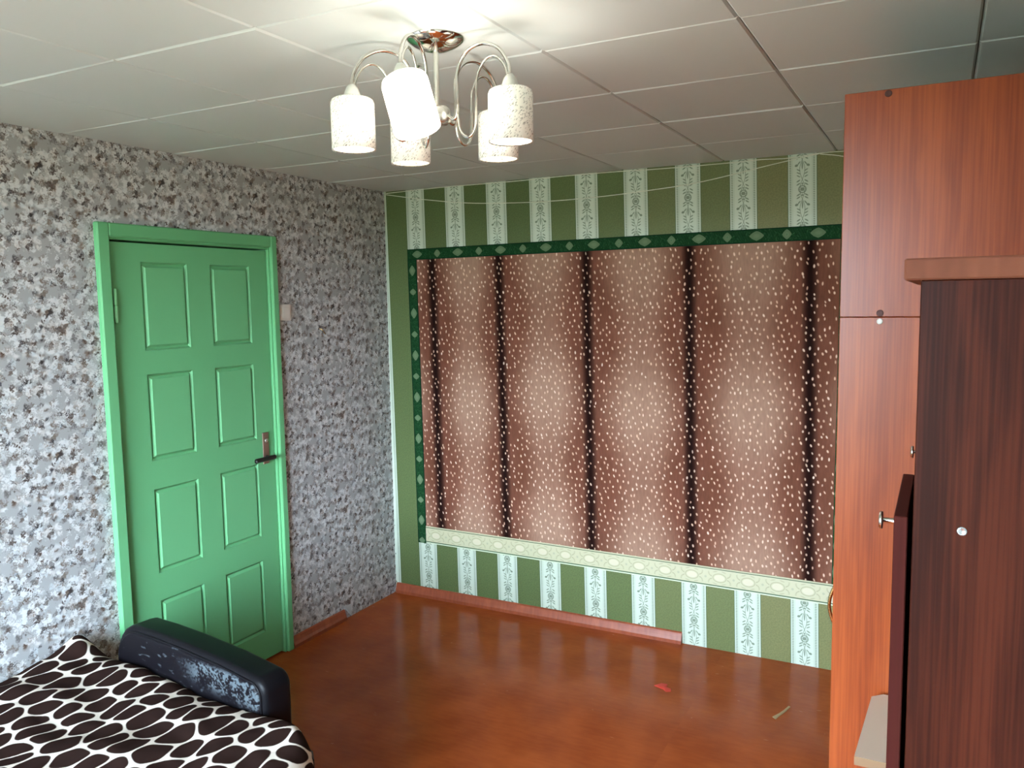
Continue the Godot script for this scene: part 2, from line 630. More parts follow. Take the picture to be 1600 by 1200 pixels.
func build_room() -> void:
	# floor
	var fm := texmat(floor_paint(), 0.2, Vector3(0.5, 0.5, 1))
	fm.metallic_specular = 0.25
	var f := mb()
	box(f, Vector3(-0.2, -0.15, -0.2), Vector3(RIGHT + 0.2, 0.0, REAR + 0.2))
	struct("floor", "glossy red-brown painted floor", f, fm)

	# left wall, floral paper, open for the door (z 0.955..1.84, up to y 2.03)
	var paper := texmat(floral_paper(), 0.62, Vector3(1.0 / 0.53, 1.0 / 0.53, 1))
	var lw := mb()
	box(lw, Vector3(-0.2, 0, -0.2), Vector3(0, H, 0.95))
	box(lw, Vector3(-0.2, 2.03, 0.95), Vector3(0, H, 1.845))
	box(lw, Vector3(-0.2, 0, 1.845), Vector3(0, H, REAR + 0.2))
	box(lw, Vector3(-0.2, 0, 0.95), Vector3(-0.13, 2.03, 1.845))  # unseen backing added behind the leaf to stop outside light leaking in
	struct("wall_left", "left wall in grey floral wallpaper around the green door", lw, paper)

	# striped wall
	var bw := mb()
	box(bw, Vector3(0, 0, -0.2), Vector3(RIGHT + 0.2, H, -0.0012))
	var wall := struct("wall_back", "far wall in green and white striped wallpaper", bw, mat(rgb(150, 150, 140), 0.8))
	# the paper hangs in sheets two stripes wide; towards the right the green turns paler and more tan
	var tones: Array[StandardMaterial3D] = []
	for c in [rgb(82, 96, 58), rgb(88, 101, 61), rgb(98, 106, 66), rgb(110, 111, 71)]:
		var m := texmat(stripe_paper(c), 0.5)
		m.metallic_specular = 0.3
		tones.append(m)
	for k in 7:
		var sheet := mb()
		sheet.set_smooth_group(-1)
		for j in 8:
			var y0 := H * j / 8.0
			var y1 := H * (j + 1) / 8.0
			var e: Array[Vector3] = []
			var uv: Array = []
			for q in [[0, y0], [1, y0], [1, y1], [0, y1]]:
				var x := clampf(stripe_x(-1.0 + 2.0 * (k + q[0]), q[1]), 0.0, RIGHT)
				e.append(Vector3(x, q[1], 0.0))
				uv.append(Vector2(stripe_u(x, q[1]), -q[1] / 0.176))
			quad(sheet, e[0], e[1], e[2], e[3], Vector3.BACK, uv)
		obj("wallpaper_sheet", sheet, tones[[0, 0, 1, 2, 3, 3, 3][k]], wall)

	# right wall and the wall behind the viewer, with its window opening
	var plain := mat(rgb(176, 172, 158), 0.7)
	var rw := mb()
	box(rw, Vector3(RIGHT, 0, 0), Vector3(RIGHT + 0.2, H, REAR + 0.2))
	struct("wall_right", "right wall behind the cabinets", rw, plain)
	var wx0 := 0.35
	var wx1 := 2.5
	var wy0 := 0.62
	var wy1 := 2.3
	var rear := mb()
	box(rear, Vector3(0, 0, REAR), Vector3(wx0, H, REAR + 0.2))
	box(rear, Vector3(wx1, 0, REAR), Vector3(RIGHT, H, REAR + 0.2))
	box(rear, Vector3(wx0, 0, REAR), Vector3(wx1, wy0, REAR + 0.2))
	box(rear, Vector3(wx0, wy1, REAR), Vector3(wx1, H, REAR + 0.2))
	struct("wall_rear", "window wall behind the viewer", rear, plain)
	var white := mat(rgb(225, 226, 222), 0.4)
	var wf := mb()
	for x in [wx0, (wx0 + wx1) * 0.5 - 0.03, wx1 - 0.06]:
		box(wf, Vector3(x, wy0, REAR + 0.05), Vector3(x + 0.06, wy1, REAR + 0.11), 0.006)
	for y in [wy0, wy1 - 0.06]:
		box(wf, Vector3(wx0, y, REAR + 0.052), Vector3(wx1, y + 0.06, REAR + 0.108), 0.006)
	struct("window_1", "white framed window behind the viewer", wf, white)

	# ceiling: a slab with separate foam tiles glued under it
	var slab_m := mat(rgb(150, 150, 146), 0.8)
	var cs := mb()
	box(cs, Vector3(-0.2, H, -0.2), Vector3(RIGHT + 0.2, H + 0.15, REAR + 0.2))
	var ceiling := struct("ceiling", "ceiling of large square foam tiles", cs, slab_m)
	var rng := RandomNumberGenerator.new()
	rng.seed = 4
	var foam: Array[StandardMaterial3D] = []
	for k in 3:
		foam.append(mat(rgb(196 + 2 * k, 203 + 2 * k, 202 + 2 * k), 0.6))
	var xs := [0.0, 0.471, 0.971, 1.471, 1.971, 2.471, 2.971, RIGHT]
	var zs: Array[float] = [0.0]
	var z := 0.479
	while z < REAR:
		zs.append(z)
		z += 0.5042
	zs.append(REAR)
	for i in xs.size() - 1:
		for j in zs.size() - 1:
			var st := mb()
			var gap := 0.0012
			var lo := Vector3(xs[i] + (gap if i > 0 else 0.0), H - 0.009, zs[j] + (gap if j > 0 else 0.0))
			var hi := Vector3(xs[i + 1] - (gap if i < xs.size() - 2 else 0.0), H - 0.0005, zs[j + 1] - (gap if j < zs.size() - 2 else 0.0))
			tile(st, lo, hi, rng)
			obj("ceiling_tile", st, foam[rng.randi() % 3], ceiling)

	# skirting of red-brown painted wood
	var skirt := texmat(wood(rgb(164, 84, 50), rgb(128, 58, 34), 61, 0.5, 128, 256), 0.4, Vector3(1.5, 6, 1))
	var sb := mb()
	sb.set_smooth_group(-1)
	skirting(sb, Vector3(0.012, 0, 0), Vector3(1.784, 0, 0), Vector3.BACK)
	struct("baseboard_back", "red-brown painted skirting board under the striped wall, broken off at its right end", sb, skirt)
	var sl := mb()
	skirting(sl, Vector3(0, 0, 0.498), Vector3(0, 0, 0.915), Vector3.RIGHT)
	struct("baseboard_left", "short red-brown skirting board between the door and the broken gap", sl, skirt)

# a foam tile: rounded lower rim, corners at slightly different heights
func tile(st: SurfaceTool, lo: Vector3, hi: Vector3, rng: RandomNumberGenerator) -> void:
	st.set_smooth_group(-1)
	var b := 0.0055
	var c: Array[float] = []
	for k in 4:
		c.append(rng.randf_range(-0.0016, 0.0016))
	var o := [Vector3(lo.x, 0, lo.z), Vector3(hi.x, 0, lo.z), Vector3(hi.x, 0, hi.z), Vector3(lo.x, 0, hi.z)]
	var low: Array[Vector3] = []
	var rim: Array[Vector3] = []
	var top: Array[Vector3] = []
	var mid := (lo + hi) * 0.5
	for k in 4:
		var p: Vector3 = o[k]
		var d := Vector3(signf(mid.x - p.x), 0, signf(mid.z - p.z))
		low.append(p + d * b + Vector3.UP * (lo.y + c[k]))
		rim.append(p + Vector3.UP * (lo.y + 0.0042 + c[k]))
		top.append(p + Vector3.UP * hi.y)
	quad(st, low[0], low[1], low[2], low[3], Vector3.DOWN)
	for k in 4:
		var j := (k + 1) % 4
		var n := (low[k] + low[j]) * 0.5 - mid
		n.y = 0
		quad(st, rim[k], rim[j], low[j], low[k], n.normalized() + Vector3.DOWN)
		quad(st, top[k], top[j], rim[j], rim[k], n)

func skirting(st: SurfaceTool, a: Vector3, b: Vector3, out: Vector3) -> void:
	st.set_smooth_group(-1)
	var prof := [[0.022, 0.0], [0.022, 0.018], [0.016, 0.032], [0.012, 0.046], [0.010, 0.055], [0.004, 0.06], [0.0, 0.06]]
	for i in prof.size() - 1:
		var p: Array = prof[i]
		var q: Array = prof[i + 1]
		var n = out * (q[1] - p[1]) + Vector3.UP * (p[0] - q[0])
		quad(st, a + out * p[0] + Vector3.UP * p[1], b + out * p[0] + Vector3.UP * p[1], b + out * q[0] + Vector3.UP * q[1], a + out * q[0] + Vector3.UP * q[1], n)
	for e in [a, b]:
		var n: Vector3 = (e - (a + b) * 0.5).normalized()
		for i in prof.size() - 1:
			tri(st, e, e + out * prof[i][0] + Vector3.UP * prof[i][1], e + out * prof[i + 1][0] + Vector3.UP * prof[i + 1][1], n)

# ------------------------------------------------------------------ the green door
func build_door() -> void:
	var green := mat(rgb(102, 170, 118), 0.5)
	green.metallic_specular = 0.3
	var green2 := mat(rgb(104, 172, 120), 0.5)
	green2.metallic_specular = 0.3
	var door := Node3D.new()
	door.name = "door_1"
	add_child(door)
	door.set_meta("kind", "structure")
	door.set_meta("label", "green painted door of eight panels in a green frame")
	# frame boards: proud of the wall, stepping back to the leaf
	for k in 3:
		var st := mb()
		if k == 0:
			box(st, Vector3(-0.12, 0, 1.833), Vector3(0.022, 2.09, 1.885), 0.005)
			box(st, Vector3(-0.12, 0, 1.822), Vector3(0.008, 2.06, 1.835), 0.003)
		elif k == 1:
			box(st, Vector3(-0.12, 0, 0.918), Vector3(0.022, 2.09, 0.958), 0.005)
			box(st, Vector3(-0.12, 0, 0.956), Vector3(0.008, 2.06, 0.968), 0.003)
		else:
			box(st, Vector3(-0.12, 2.036, 0.9575), Vector3(0.0215, 2.0895, 1.8335), 0.005)
			box(st, Vector3(-0.12, 2.026, 0.966), Vector3(0.008, 2.038, 1.824), 0.003)
		obj("frame_board", st, green, door)
	# leaf: z 0.972..1.818, y 0.012..2.018, face at x = 0, eight panels set in V grooves
	var xf := -0.004
	var cols := [[1.084, 1.32], [1.446, 1.68]]
	var rows := [[0.152, 0.512], [0.632, 0.993], [1.115, 1.479], [1.579, 1.942]]
	var leaf := mb()
	box(leaf, Vector3(-0.045, 0.012, 0.972), Vector3(-0.018, 2.018, 1.818))
	var zc := [0.972, cols[0][0], cols[0][1], cols[1][0], cols[1][1], 1.818]
	for k in [0, 2, 4]:
		box(leaf, Vector3(-0.018, 0.012, zc[k]), Vector3(xf, 2.018, zc[k + 1]))
	var yc := [0.012, rows[0][0], rows[0][1], rows[1][0], rows[1][1], rows[2][0], rows[2][1], rows[3][0], rows[3][1], 2.018]
	for c in cols:
		for k in [0, 2, 4, 6, 8]:
			box(leaf, Vector3(-0.018, yc[k], c[0]), Vector3(xf, yc[k + 1], c[1]))
	var lf := obj("leaf", leaf, green, door)
	for c in cols:
		for r in rows:
			var p := mb()
			p.set_smooth_group(-1)
			var y0: float = r[0] + 0.001
			var y1: float = r[1] - 0.001
			var z0: float = c[0] + 0.001
			var z1: float = c[1] - 0.001
			# outer slope falls into the groove, inner slope rises to the field
			var lev := [[0.0, xf - 0.0005], [0.008, xf - 0.010], [0.011, xf - 0.010], [0.021, xf + 0.001], [0.024, xf + 0.001]]
			for i in lev.size() - 1:
				var d0: float = lev[i][0]
				var d1: float = lev[i + 1][0]
				var a := [Vector3(lev[i][1], y0 + d0, z0 + d0), Vector3(lev[i][1], y1 - d0, z0 + d0), Vector3(lev[i][1], y1 - d0, z1 - d0), Vector3(lev[i][1], y0 + d0, z1 - d0)]
				var b := [Vector3(lev[i + 1][1], y0 + d1, z0 + d1), Vector3(lev[i + 1][1], y1 - d1, z0 + d1), Vector3(lev[i + 1][1], y1 - d1, z1 - d1), Vector3(lev[i + 1][1], y0 + d1, z1 - d1)]
				for k in 4:
					var j := (k + 1) % 4
					quad(p, a[k], a[j], b[j], b[k], Vector3.RIGHT)
				if i == lev.size() - 2:
					quad(p, b[0], b[1], b[2], b[3], Vector3.RIGHT)
			obj("panel", p, green2, lf)
	# hinges painted over
	for y in [1.765, 0.35]:
		var st := mb()
		lathe(st, [[0.0, -0.068], [0.0075, -0.066], [0.0075, -0.002], [0.006, -0.001], [0.006, 0.001], [0.0075, 0.002], [0.0075, 0.066], [0.0, 0.068]], Vector3(0.0075, y, 1.8145), Vector3.UP, 12)
		obj("hinge", st, mat(rgb(120, 186, 130), 0.35), door)
	# lock plate and lever
	var steel := mat(rgb(150, 128, 116), 0.35, 0.8)
	var pl := mb()
	box(pl, Vector3(xf, 0.985, 1.012), Vector3(xf + 0.006, 1.14, 1.052), 0.002)
	var plate := obj("lock_plate", pl, steel, door)
	var cyl := mb()
	lathe(cyl, [[0.011, 0.0], [0.011, 0.006], [0.009, 0.009], [0.0, 0.009]], Vector3(xf + 0.006, 1.10, 1.032), Vector3.RIGHT, 16)
	obj("cylinder", cyl, mat(rgb(190, 180, 170), 0.25, 0.9), plate)
	var black := mat(rgb(22, 20, 20), 0.45)
	var hd := mb()
	lathe(hd, [[0.009, 0.0], [0.009, 0.04]], Vector3(xf + 0.006, 1.018, 1.03), Vector3.RIGHT, 12)
	box(hd, Vector3(xf + 0.034, 1.008, 1.008), Vector3(xf + 0.052, 1.0295, 1.145), 0.006)
	obj("door_handle", hd, black, door)

# ------------------------------------------------------------------ what is pasted on the striped wall
func build_wall_dressing() -> void:
	# fur-print fabric, a little wavy, from x 0.215 to 2.49
	var x0 := 0.212
	var x1 := 2.502
	var fm := texmat(fawn_print(x0, x1, 0.4, 2.015), 0.85)
	fm.metallic_specular = 0.12
	var st := mb()
	var wav := noise_of(FastNoiseLite.TYPE_SIMPLEX, 1.1, 40, 2)
	var nx := 48
	var ny := 32
	st.set_smooth_group(1)
	var pt := func(i: int, j: int) -> Vector3:
		var x := lerpf(x0, x1, float(i) / nx)
		var y := lerpf(0.4, 2.015, float(j) / ny)
		return Vector3(x, y, 0.0045 + 0.002 * wav.get_noise_2d(x * 2.0, y))
	for j in ny:
		for i in nx:
			var uv := [Vector2(float(i) / nx, 1.0 - float(j) / ny), Vector2(float(i + 1) / nx, 1.0 - float(j) / ny), Vector2(float(i + 1) / nx, 1.0 - float(j + 1) / ny), Vector2(float(i) / nx, 1.0 - float(j + 1) / ny)]
			quad(st, pt.call(i, j), pt.call(i + 1, j), pt.call(i + 1, j + 1), pt.call(i, j + 1), Vector3.BACK, uv)
	st.set_smooth_group(-1)
	for e in [[Vector3(x0, 0.4, 0), Vector3(x1, 0.4, 0), Vector3.DOWN], [Vector3(x0, 2.015, 0), Vector3(x1, 2.015, 0), Vector3.UP], [Vector3(x0, 0.4, 0), Vector3(x0, 2.015, 0), Vector3.LEFT], [Vector3(x1, 0.4, 0), Vector3(x1, 2.015, 0), Vector3.RIGHT]]:
		var up := Vector3(0, 0, 0.005)
		quad(st, e[0], e[1], e[1] + up, e[0] + up, e[2], [Vector2.ZERO, Vector2.ZERO, Vector2.ZERO, Vector2.ZERO])
	tag(obj("wall_hanging", st, fm), "large brown fawn-spotted fur-print fabric panel with dark vertical bands on striped wall", "wall hanging")

	var gm := texmat(green_border(), 0.6)
	gm.metallic_specular = 0.12
	# strips: polyline of pairs (outer, inner) with u along the run
	var t := mb()
	strip(t, [[Vector2(0.158, 2.064), Vector2(0.158, 2.002)], [Vector2(0.9, 2.069), Vector2(0.9, 2.006)], [Vector2(1.7, 2.074), Vector2(1.7, 2.010)], [Vector2(2.512, 2.078), Vector2(2.512, 2.012)]], 0.0085, 0.272)
	tag(obj("wallpaper_border", t, gm), "dark green patterned border strip along the top of the spotted fabric", "border")
	t = mb()
	strip(t, [[Vector2(0.158, 2.003), Vector2(0.219, 2.003)], [Vector2(0.168, 1.2), Vector2(0.23, 1.2)], [Vector2(0.178, 0.333), Vector2(0.237, 0.333)]], 0.0085, 0.245)
	tag(obj("wallpaper_border", t, gm), "dark green patterned border strip down the left side of the spotted fabric", "border")
	t = mb()
	strip(t, [[Vector2(2.514, 2.013), Vector2(2.498, 2.013)], [Vector2(2.512, 1.2), Vector2(2.497, 1.2)], [Vector2(2.508, 0.42), Vector2(2.494, 0.42)]], 0.0085, 0.245)
	tag(obj("wallpaper_border", t, gm), "narrow dark green border strip right of the spotted fabric, beside the wardrobe", "border")
	var cm := texmat(cream_border(), 0.5)
	t = mb()
	strip(t, [[Vector2(0.236, 0.438), Vector2(0.236, 0.336)], [Vector2(0.9, 0.434), Vector2(0.9, 0.331)], [Vector2(1.7, 0.426), Vector2(1.7, 0.326)], [Vector2(2.52, 0.42), Vector2(2.52, 0.318)]], 0.0095, 0.139)
	tag(obj("wallpaper_border", t, cm), "cream medallion border strip along the foot of the spotted fabric", "border")

func strip(st: SurfaceTool, pairs: Array, z: float, per: float) -> void:
	st.set_smooth_group(-1)
	var run := 0.0
	for i in pairs.size() - 1:
		var a: Vector2 = pairs[i][0]
		var b: Vector2 = pairs[i][1]
		var c: Vector2 = pairs[i + 1][1]
		var d: Vector2 = pairs[i + 1][0]
		var l := (d - a).length() / per
		quad(st, Vector3(a.x, a.y, z), Vector3(b.x, b.y, z), Vector3(c.x, c.y, z), Vector3(d.x, d.y, z), Vector3.BACK, [Vector2(run, 0), Vector2(run, 1), Vector2(run + l, 1), Vector2(run + l, 0)])
		for e in [[a, d], [b, c]]:
			var n2: Vector2 = (a - b) if e[0] == a else (b - a)
			quad(st, Vector3(e[0].x, e[0].y, z), Vector3(e[1].x, e[1].y, z), Vector3(e[1].x, e[1].y, 0.0005), Vector3(e[0].x, e[0].y, 0.0005), Vector3(n2.x, n2.y, 0), [Vector2(run, 0), Vector2(run + l, 0), Vector2(run + l, 0.02), Vector2(run, 0.02)])
		run += l

# ------------------------------------------------------------------ five-armed ceiling lamp
func build_lamp() -> void:
	var chrome := mat(rgb(214, 212, 206), 0.08, 1.0)
	var satin := mat(rgb(206, 204, 196), 0.25, 0.9)
	var cap_m := mat(rgb(190, 190, 184), 0.4, 0.1)
	var base := Vector3(1.79, H - 0.009, 2.22)
	var lamp := thing("chandelier", "chrome five-armed ceiling lamp with white crackle-glass cylinder shades, lit", "chandelier", base)
	var st := mb()
	lathe(st, [[0.0, -0.031], [0.012, -0.031], [0.03, -0.027], [0.052, -0.018], [0.067, -0.008], [0.072, -0.002], [0.072, 0.0]], Vector3.ZERO, Vector3.UP, 40)
	obj("canopy", st, chrome, lamp)
	st = mb()
	lathe(st, [[0.0075, -0.165], [0.0075, -0.03]], Vector3.ZERO, Vector3.UP, 16)
	obj("stem", st, satin, lamp)
	st = mb()
	lathe(st, [[0.0, -0.205], [0.026, -0.204], [0.033, -0.198], [0.033, -0.172], [0.028, -0.163], [0.0, -0.160]], Vector3.ZERO, Vector3.UP, 32)
	obj("hub", st, satin, lamp)

	var glass_img := crackle()
	var tw := Vector3(0.536, 0, 0.844)
	var rt := Vector3(0.844, 0, -0.536)
	var dy := 2.41 - 0.009
	var k := 0
	for deg in [-23.0, 57.0, 129.0, 201.0, 273.0]:
		var a := deg_to_rad(deg)
		var d := tw * cos(a) + rt * sin(a)
		var at := func(r: float, y: float) -> Vector3: return d * r + Vector3.UP * (y - dy)
		var arm := mb()
		tube(arm, smooth_path([at.call(0.03, 2.215), at.call(0.052, 2.205), at.call(0.06, 2.24), at.call(0.06, 2.31), at.call(0.085, 2.355), at.call(0.13, 2.370), at.call(0.175, 2.352), at.call(0.2, 2.315), at.call(0.205, 2.285)], 36), 0.0046, 10)
		var arm_o := obj("arm", arm, chrome, lamp)
		var inner := mb()
		tube(inner, smooth_path([at.call(0.06, 2.215), at.call(0.066, 2.175), at.call(0.088, 2.157), at.call(0.108, 2.178), at.call(0.112, 2.24), at.call(0.116, 2.295), at.call(0.137, 2.33), at.call(0.165, 2.336), at.call(0.19, 2.312), at.call(0.2, 2.28)], 36), 0.0034, 8)
		obj("scroll", inner, chrome, arm_o)
		# socket, shade
		var hang := Node3D.new()
		var tilt := Basis.IDENTITY
		if k == 0:
			tilt = Basis(tw, deg_to_rad(14.0)) * Basis(rt, deg_to_rad(-11.0))
		var pivot: Vector3 = at.call(0.205, 2.285)
		var axis := tilt * Vector3.UP
		hang.free()
		var so := mb()
		lathe(so, [[0.021, -0.034], [0.020, -0.02], [0.015, -0.006], [0.007, 0.004], [0.0, 0.005]], pivot, axis, 20)
		obj("socket", so, cap_m, lamp)
		var sh := mb()
		var ro := 0.053
		lathe(sh, [[ro - 0.004, -0.15], [ro, -0.152], [ro, -0.042], [ro - 0.003, -0.034], [ro - 0.009, -0.030], [0.019, -0.030]], pivot, axis, 36)
		lathe(sh, [[ro - 0.004, -0.15], [ro - 0.004, -0.044], [ro - 0.012, -0.034], [0.019, -0.034]], pivot, axis, 36)
		var gm := mat(rgb(244, 243, 238), 0.25)
		gm.albedo_texture = ImageTexture.create_from_image(glass_img)
		gm.uv1_scale = Vector3(2, 6, 1)
		gm.emission_enabled = true
		gm.emission = rgb(255, 250, 240)
		gm.emission_texture = gm.albedo_texture
		gm.emission_operator = BaseMaterial3D.EMISSION_OP_MULTIPLY
		gm.emission_energy_multiplier = 0.4 if k == 0 else 0.1
		gm.backlight_enabled = true
		gm.backlight = Color(1, 1, 1) * [0.9, 0.1, 0.22, 0.22, 0.2][k]
		obj("shade", sh, gm, lamp)
		var bulb := mb()
		var bc: Vector3 = pivot - axis * 0.085
		lathe(bulb, [[0.0, -0.036], [0.012, -0.034], [0.021, -0.024], [0.024, -0.01], [0.021, 0.006], [0.013, 0.022], [0.011, 0.05]], bc, axis, 18)
		var bm := mat(rgb(255, 250, 240), 0.3)
		bm.emission_enabled = true
		bm.emission = rgb(255, 240, 214)
		bm.emission_energy_multiplier = 3.0
		obj("bulb", bulb, bm, lamp)
		var l := OmniLight3D.new()
		l.name = "bulb_light"
		lamp.add_child(l, true)
		l.position = bc
		l.light_color = rgb(255, 249, 238)
		l.light_energy = LAMP_ENERGY * [2.2, 1.9, 0.15, 0.12, 0.4][k]
		l.light_size = 0.024
		l.omni_range = 8.0
		l.omni_attenuation = 2.0
		l.shadow_enabled = true
		k += 1

# ------------------------------------------------------------------ orange wardrobe and the box on top
func board(st: SurfaceTool, lo: Vector3, hi: Vector3) -> void:
	box(st, lo, hi, 0.0012)

func build_wardrobe() -> void:
	var wm := texmat(wood(rgb(132, 61, 22), rgb(103, 40, 12), 70, 0.55), 0.32, Vector3(1.6, 0.45, 1))
	wm.metallic_specular = 0.4
	var plug := mat(rgb(58, 22, 15), 0.7)
	var x0 := 2.706
	var z1 := 2.0
	var z0 := 1.1
	var w := thing("wardrobe", "tall orange wood-grain wardrobe, side panel towards the room", "wardrobe", Vector3(x0, 0, z1))
	var cab := func(root: Node3D, ya: float, yb: float) -> void:
		# local: x right from the front edge, z back from the side panel
		var dp := RIGHT - 0.004 - x0
		var ln := z1 - z0
		var s := mb()
		board(s, Vector3(0.0, ya, -0.016), Vector3(dp, yb, 0.0))
		obj("side_panel", s, wm, root)
		s = mb()
		board(s, Vector3(0.0, ya, -ln), Vector3(dp, yb, -ln + 0.016))
		obj("side_panel", s, wm, root)
		for y in [ya + 0.001, yb - 0.017]:
			s = mb()
			board(s, Vector3(0.0, y, -ln + 0.0165), Vector3(dp, y + 0.016, -0.0165))
			obj("board", s, wm, root)
		for q in 2:
			s = mb()
			var za := -0.002 - q * (ln * 0.5 - 0.001)
			board(s, Vector3(0.0015, ya + 0.018, za - ln * 0.5 + 0.022), Vector3(0.0175, yb - 0.018, za - 0.0165))
			var d := obj("door", s, wm, root)
			if yb < 2.0:
				var hz := za - 0.035
				s = mb()
				var pts: Array = []
				for i in 13:
					var u := i / 12.0
					pts.append(Vector3(0.002 - 0.0135 * sin(PI * u), lerpf(0.98, 1.08, u), hz))
				tube(s, pts, 0.004, 8)
				obj("handle", s, mat(rgb(206, 170, 116), 0.2, 1.0), d)
	cab.call(w, 0.0, 1.7115)
	var cap := mb()
	lathe(cap, [[0.0065, 0.0], [0.0065, 0.0012], [0.0045, 0.002], [0.0, 0.0012]], Vector3(0.083, 1.7025, 0), Vector3.BACK, 14)
	obj("screw_cap", cap, mat(rgb(172, 168, 160), 0.5), w).set_meta("label", "white screw cap")
	var top := thing("overhead_cabinet", "orange wood-grain box cabinet standing on top of the wardrobe", "cabinet", Vector3(x0, 1.7125, z1))
	cab.call(top, 0.0, 0.4865)
	for p in [Vector2(0.087, 0.4775), Vector2(0.083, 0.008)]:
		var st := mb()
		lathe(st, [[0.0075, 0.0], [0.007, 0.0015], [0.004, 0.0008], [0.0, 0.0008]], Vector3(p.x, p.y, 0), Vector3.BACK, 14)
		obj("plug", st, plug, top)

# ------------------------------------------------------------------ dark cabinet on the right
func build_cabinet() -> void:
	var dm := texmat(wood(rgb(62, 26, 15), rgb(36, 13, 8), 90, 0.7), 0.4, Vector3(1.7, 0.5, 1))
	dm.metallic_specular = 0.22
	var edge := texmat(wood(rgb(104, 62, 46), rgb(82, 47, 36), 95, 0.5, 256, 256), 0.42, Vector3(0.8, 5, 1))
	var red := texmat(wood(rgb(66, 27, 23), rgb(48, 20, 17), 97, 0.4, 128, 512), 0.45, Vector3(4, 0.6, 1))
	red.metallic_specular = 0.12
	edge.metallic_specular = 0.15
	var metal := mat(rgb(198, 194, 188), 0.2, 1.0)
	var x0 := 2.887
	var z1 := 2.9
	var z0 := 2.36
	var c := thing("cabinet", "tall dark walnut cabinet with overhanging top board, nearest on the right", "cabinet", Vector3(x0, 0, z1))
	var dp := RIGHT - 0.004 - x0
	var ln := z1 - z0
	for s in [[0.0, -0.016], [-ln + 0.016, -ln]]:
		var st := mb()
		board(st, Vector3(0, 0, s[1]), Vector3(dp, 1.777, s[0]))
		obj("side_panel", st, dm, c)
	var t := mb()
	box(t, Vector3(-0.018, 1.7775, -ln - 0.01), Vector3(dp, 1.803, 0.006), 0.002)
	obj("top_board", t, edge, c).set_meta("label", "lighter brown top board")
	for y in [0.08, 0.62, 1.06, 1.47]:
		t = mb()
		board(t, Vector3(0.0165, y, -ln + 0.0165), Vector3(dp, y + 0.016, -0.0165))
		obj("shelf", t, dm, c)
	t = mb()
	box(t, Vector3(dp - 0.004, 0.05, -ln + 0.0165), Vector3(dp, 1.777, -0.0165))
	obj("back_panel", t, dm, c)
	for q in 2:
		t = mb()
		var za := 0.0 - q * (ln * 0.5 + 0.002)
		var xd := -0.021 if q == 0 else 0.0005
		board(t, Vector3(xd, 0.07 if q == 0 else 0.097, za - ln * 0.5 + (0.003 if q == 0 else 0.02)), Vector3(xd + 0.0155, 1.492 if q == 0 else 1.7755, za))
		var d := obj("door", t, red, c)
		var kz := za - 0.03 if q == 0 else za - ln * 0.5 + 0.045
		t = mb()
		lathe(t, [[0.0042, 0.0], [0.0036, 0.004], [0.0032, 0.013]], Vector3(xd, 1.478 if q == 0 else 1.486, kz), Vector3.LEFT, 12)
		lathe(t, [[0.0032, 0.013], [0.0105, 0.0135], [0.0115, 0.0155], [0.010, 0.0178], [0.0, 0.0185]], Vector3(xd, 1.478 if q == 0 else 1.486, kz), Vector3.LEFT, 20)
		obj("knob", t, metal, d)
	t = mb()
	lathe(t, [[0.0055, 0.0], [0.0055, 0.001], [0.0042, 0.0018], [0.0025, 0.0006], [0.0, 0.0006]], Vector3(0.0525, 1.4813, 0), Vector3.BACK, 16)
	obj("screw", t, mat(rgb(180, 190, 196), 0.25, 0.9), c).set_meta("label", "bright screw head")

func build_stand() -> void:
	# narrow stand with a pale top in the gap between wardrobe and cabinet
	var pale := mat(rgb(184, 166, 146), 0.6)
	var body := mat(rgb(150, 96, 66), 0.5)
	var s := thing("stand", "narrow stand with pale beige top squeezed between wardrobe and dark cabinet", "stand", Vector3(2.785, 0, 2.165))
	var st := mb()
	var o := PackedVector2Array([Vector2(0.0, -0.15), Vector2(0.5, -0.15), Vector2(0.5, 0.15), Vector2(0.035, 0.15), Vector2(0.012, 0.128)])
	# outline in x and -z, turned flat
	st.set_smooth_group(-1)
	var band := mb()
	band.set_smooth_group(-1)
	var ya := 0.838
	var yb := 0.856
	for k in o.size():
		var p := o[k]
		var q := o[(k + 1) % o.size()]
		var n := Vector3((p.x + q.x) * 0.5 - 0.25, 0, -(p.y + q.y) * 0.5)
		quad(band, Vector3(p.x, ya, -p.y), Vector3(q.x, ya, -q.y), Vector3(q.x, yb, -q.y), Vector3(p.x, yb, -p.y), n)
		tri(st, Vector3(0.25, yb, 0), Vector3(p.x, yb, -p.y), Vector3(q.x, yb, -q.y), Vector3.UP)
		tri(st, Vector3(0.25, ya, 0), Vector3(p.x, ya, -p.y), Vector3(q.x, ya, -q.y), Vector3.DOWN)
	var tt := obj("table_top", st, pale, s)
	obj("edge_band", band, mat(rgb(112, 84, 56), 0.6), tt)
	for x in [0.03, 0.45]:
		for z in [-0.12, 0.12]:
			st = mb()
			box(st, Vector3(x, 0, z - 0.02), Vector3(x + 0.04, ya, z + 0.02), 0.003)
			obj("leg", st, body, s)
	st = mb()
	box(st, Vector3(0.07, 0.76, -0.11), Vector3(0.45, ya, -0.095), 0.002)
	obj("apron", st, body, s)
	st = mb()
	box(st, Vector3(0.07, 0.76, 0.095), Vector3(0.45, ya, 0.11), 0.002)
	obj("apron", st, body, s)

# ------------------------------------------------------------------ sofa bed and blanket
func zfar(x: float) -> float:
	return 2.045 + 0.10 * x if x < 1.0 else 2.145

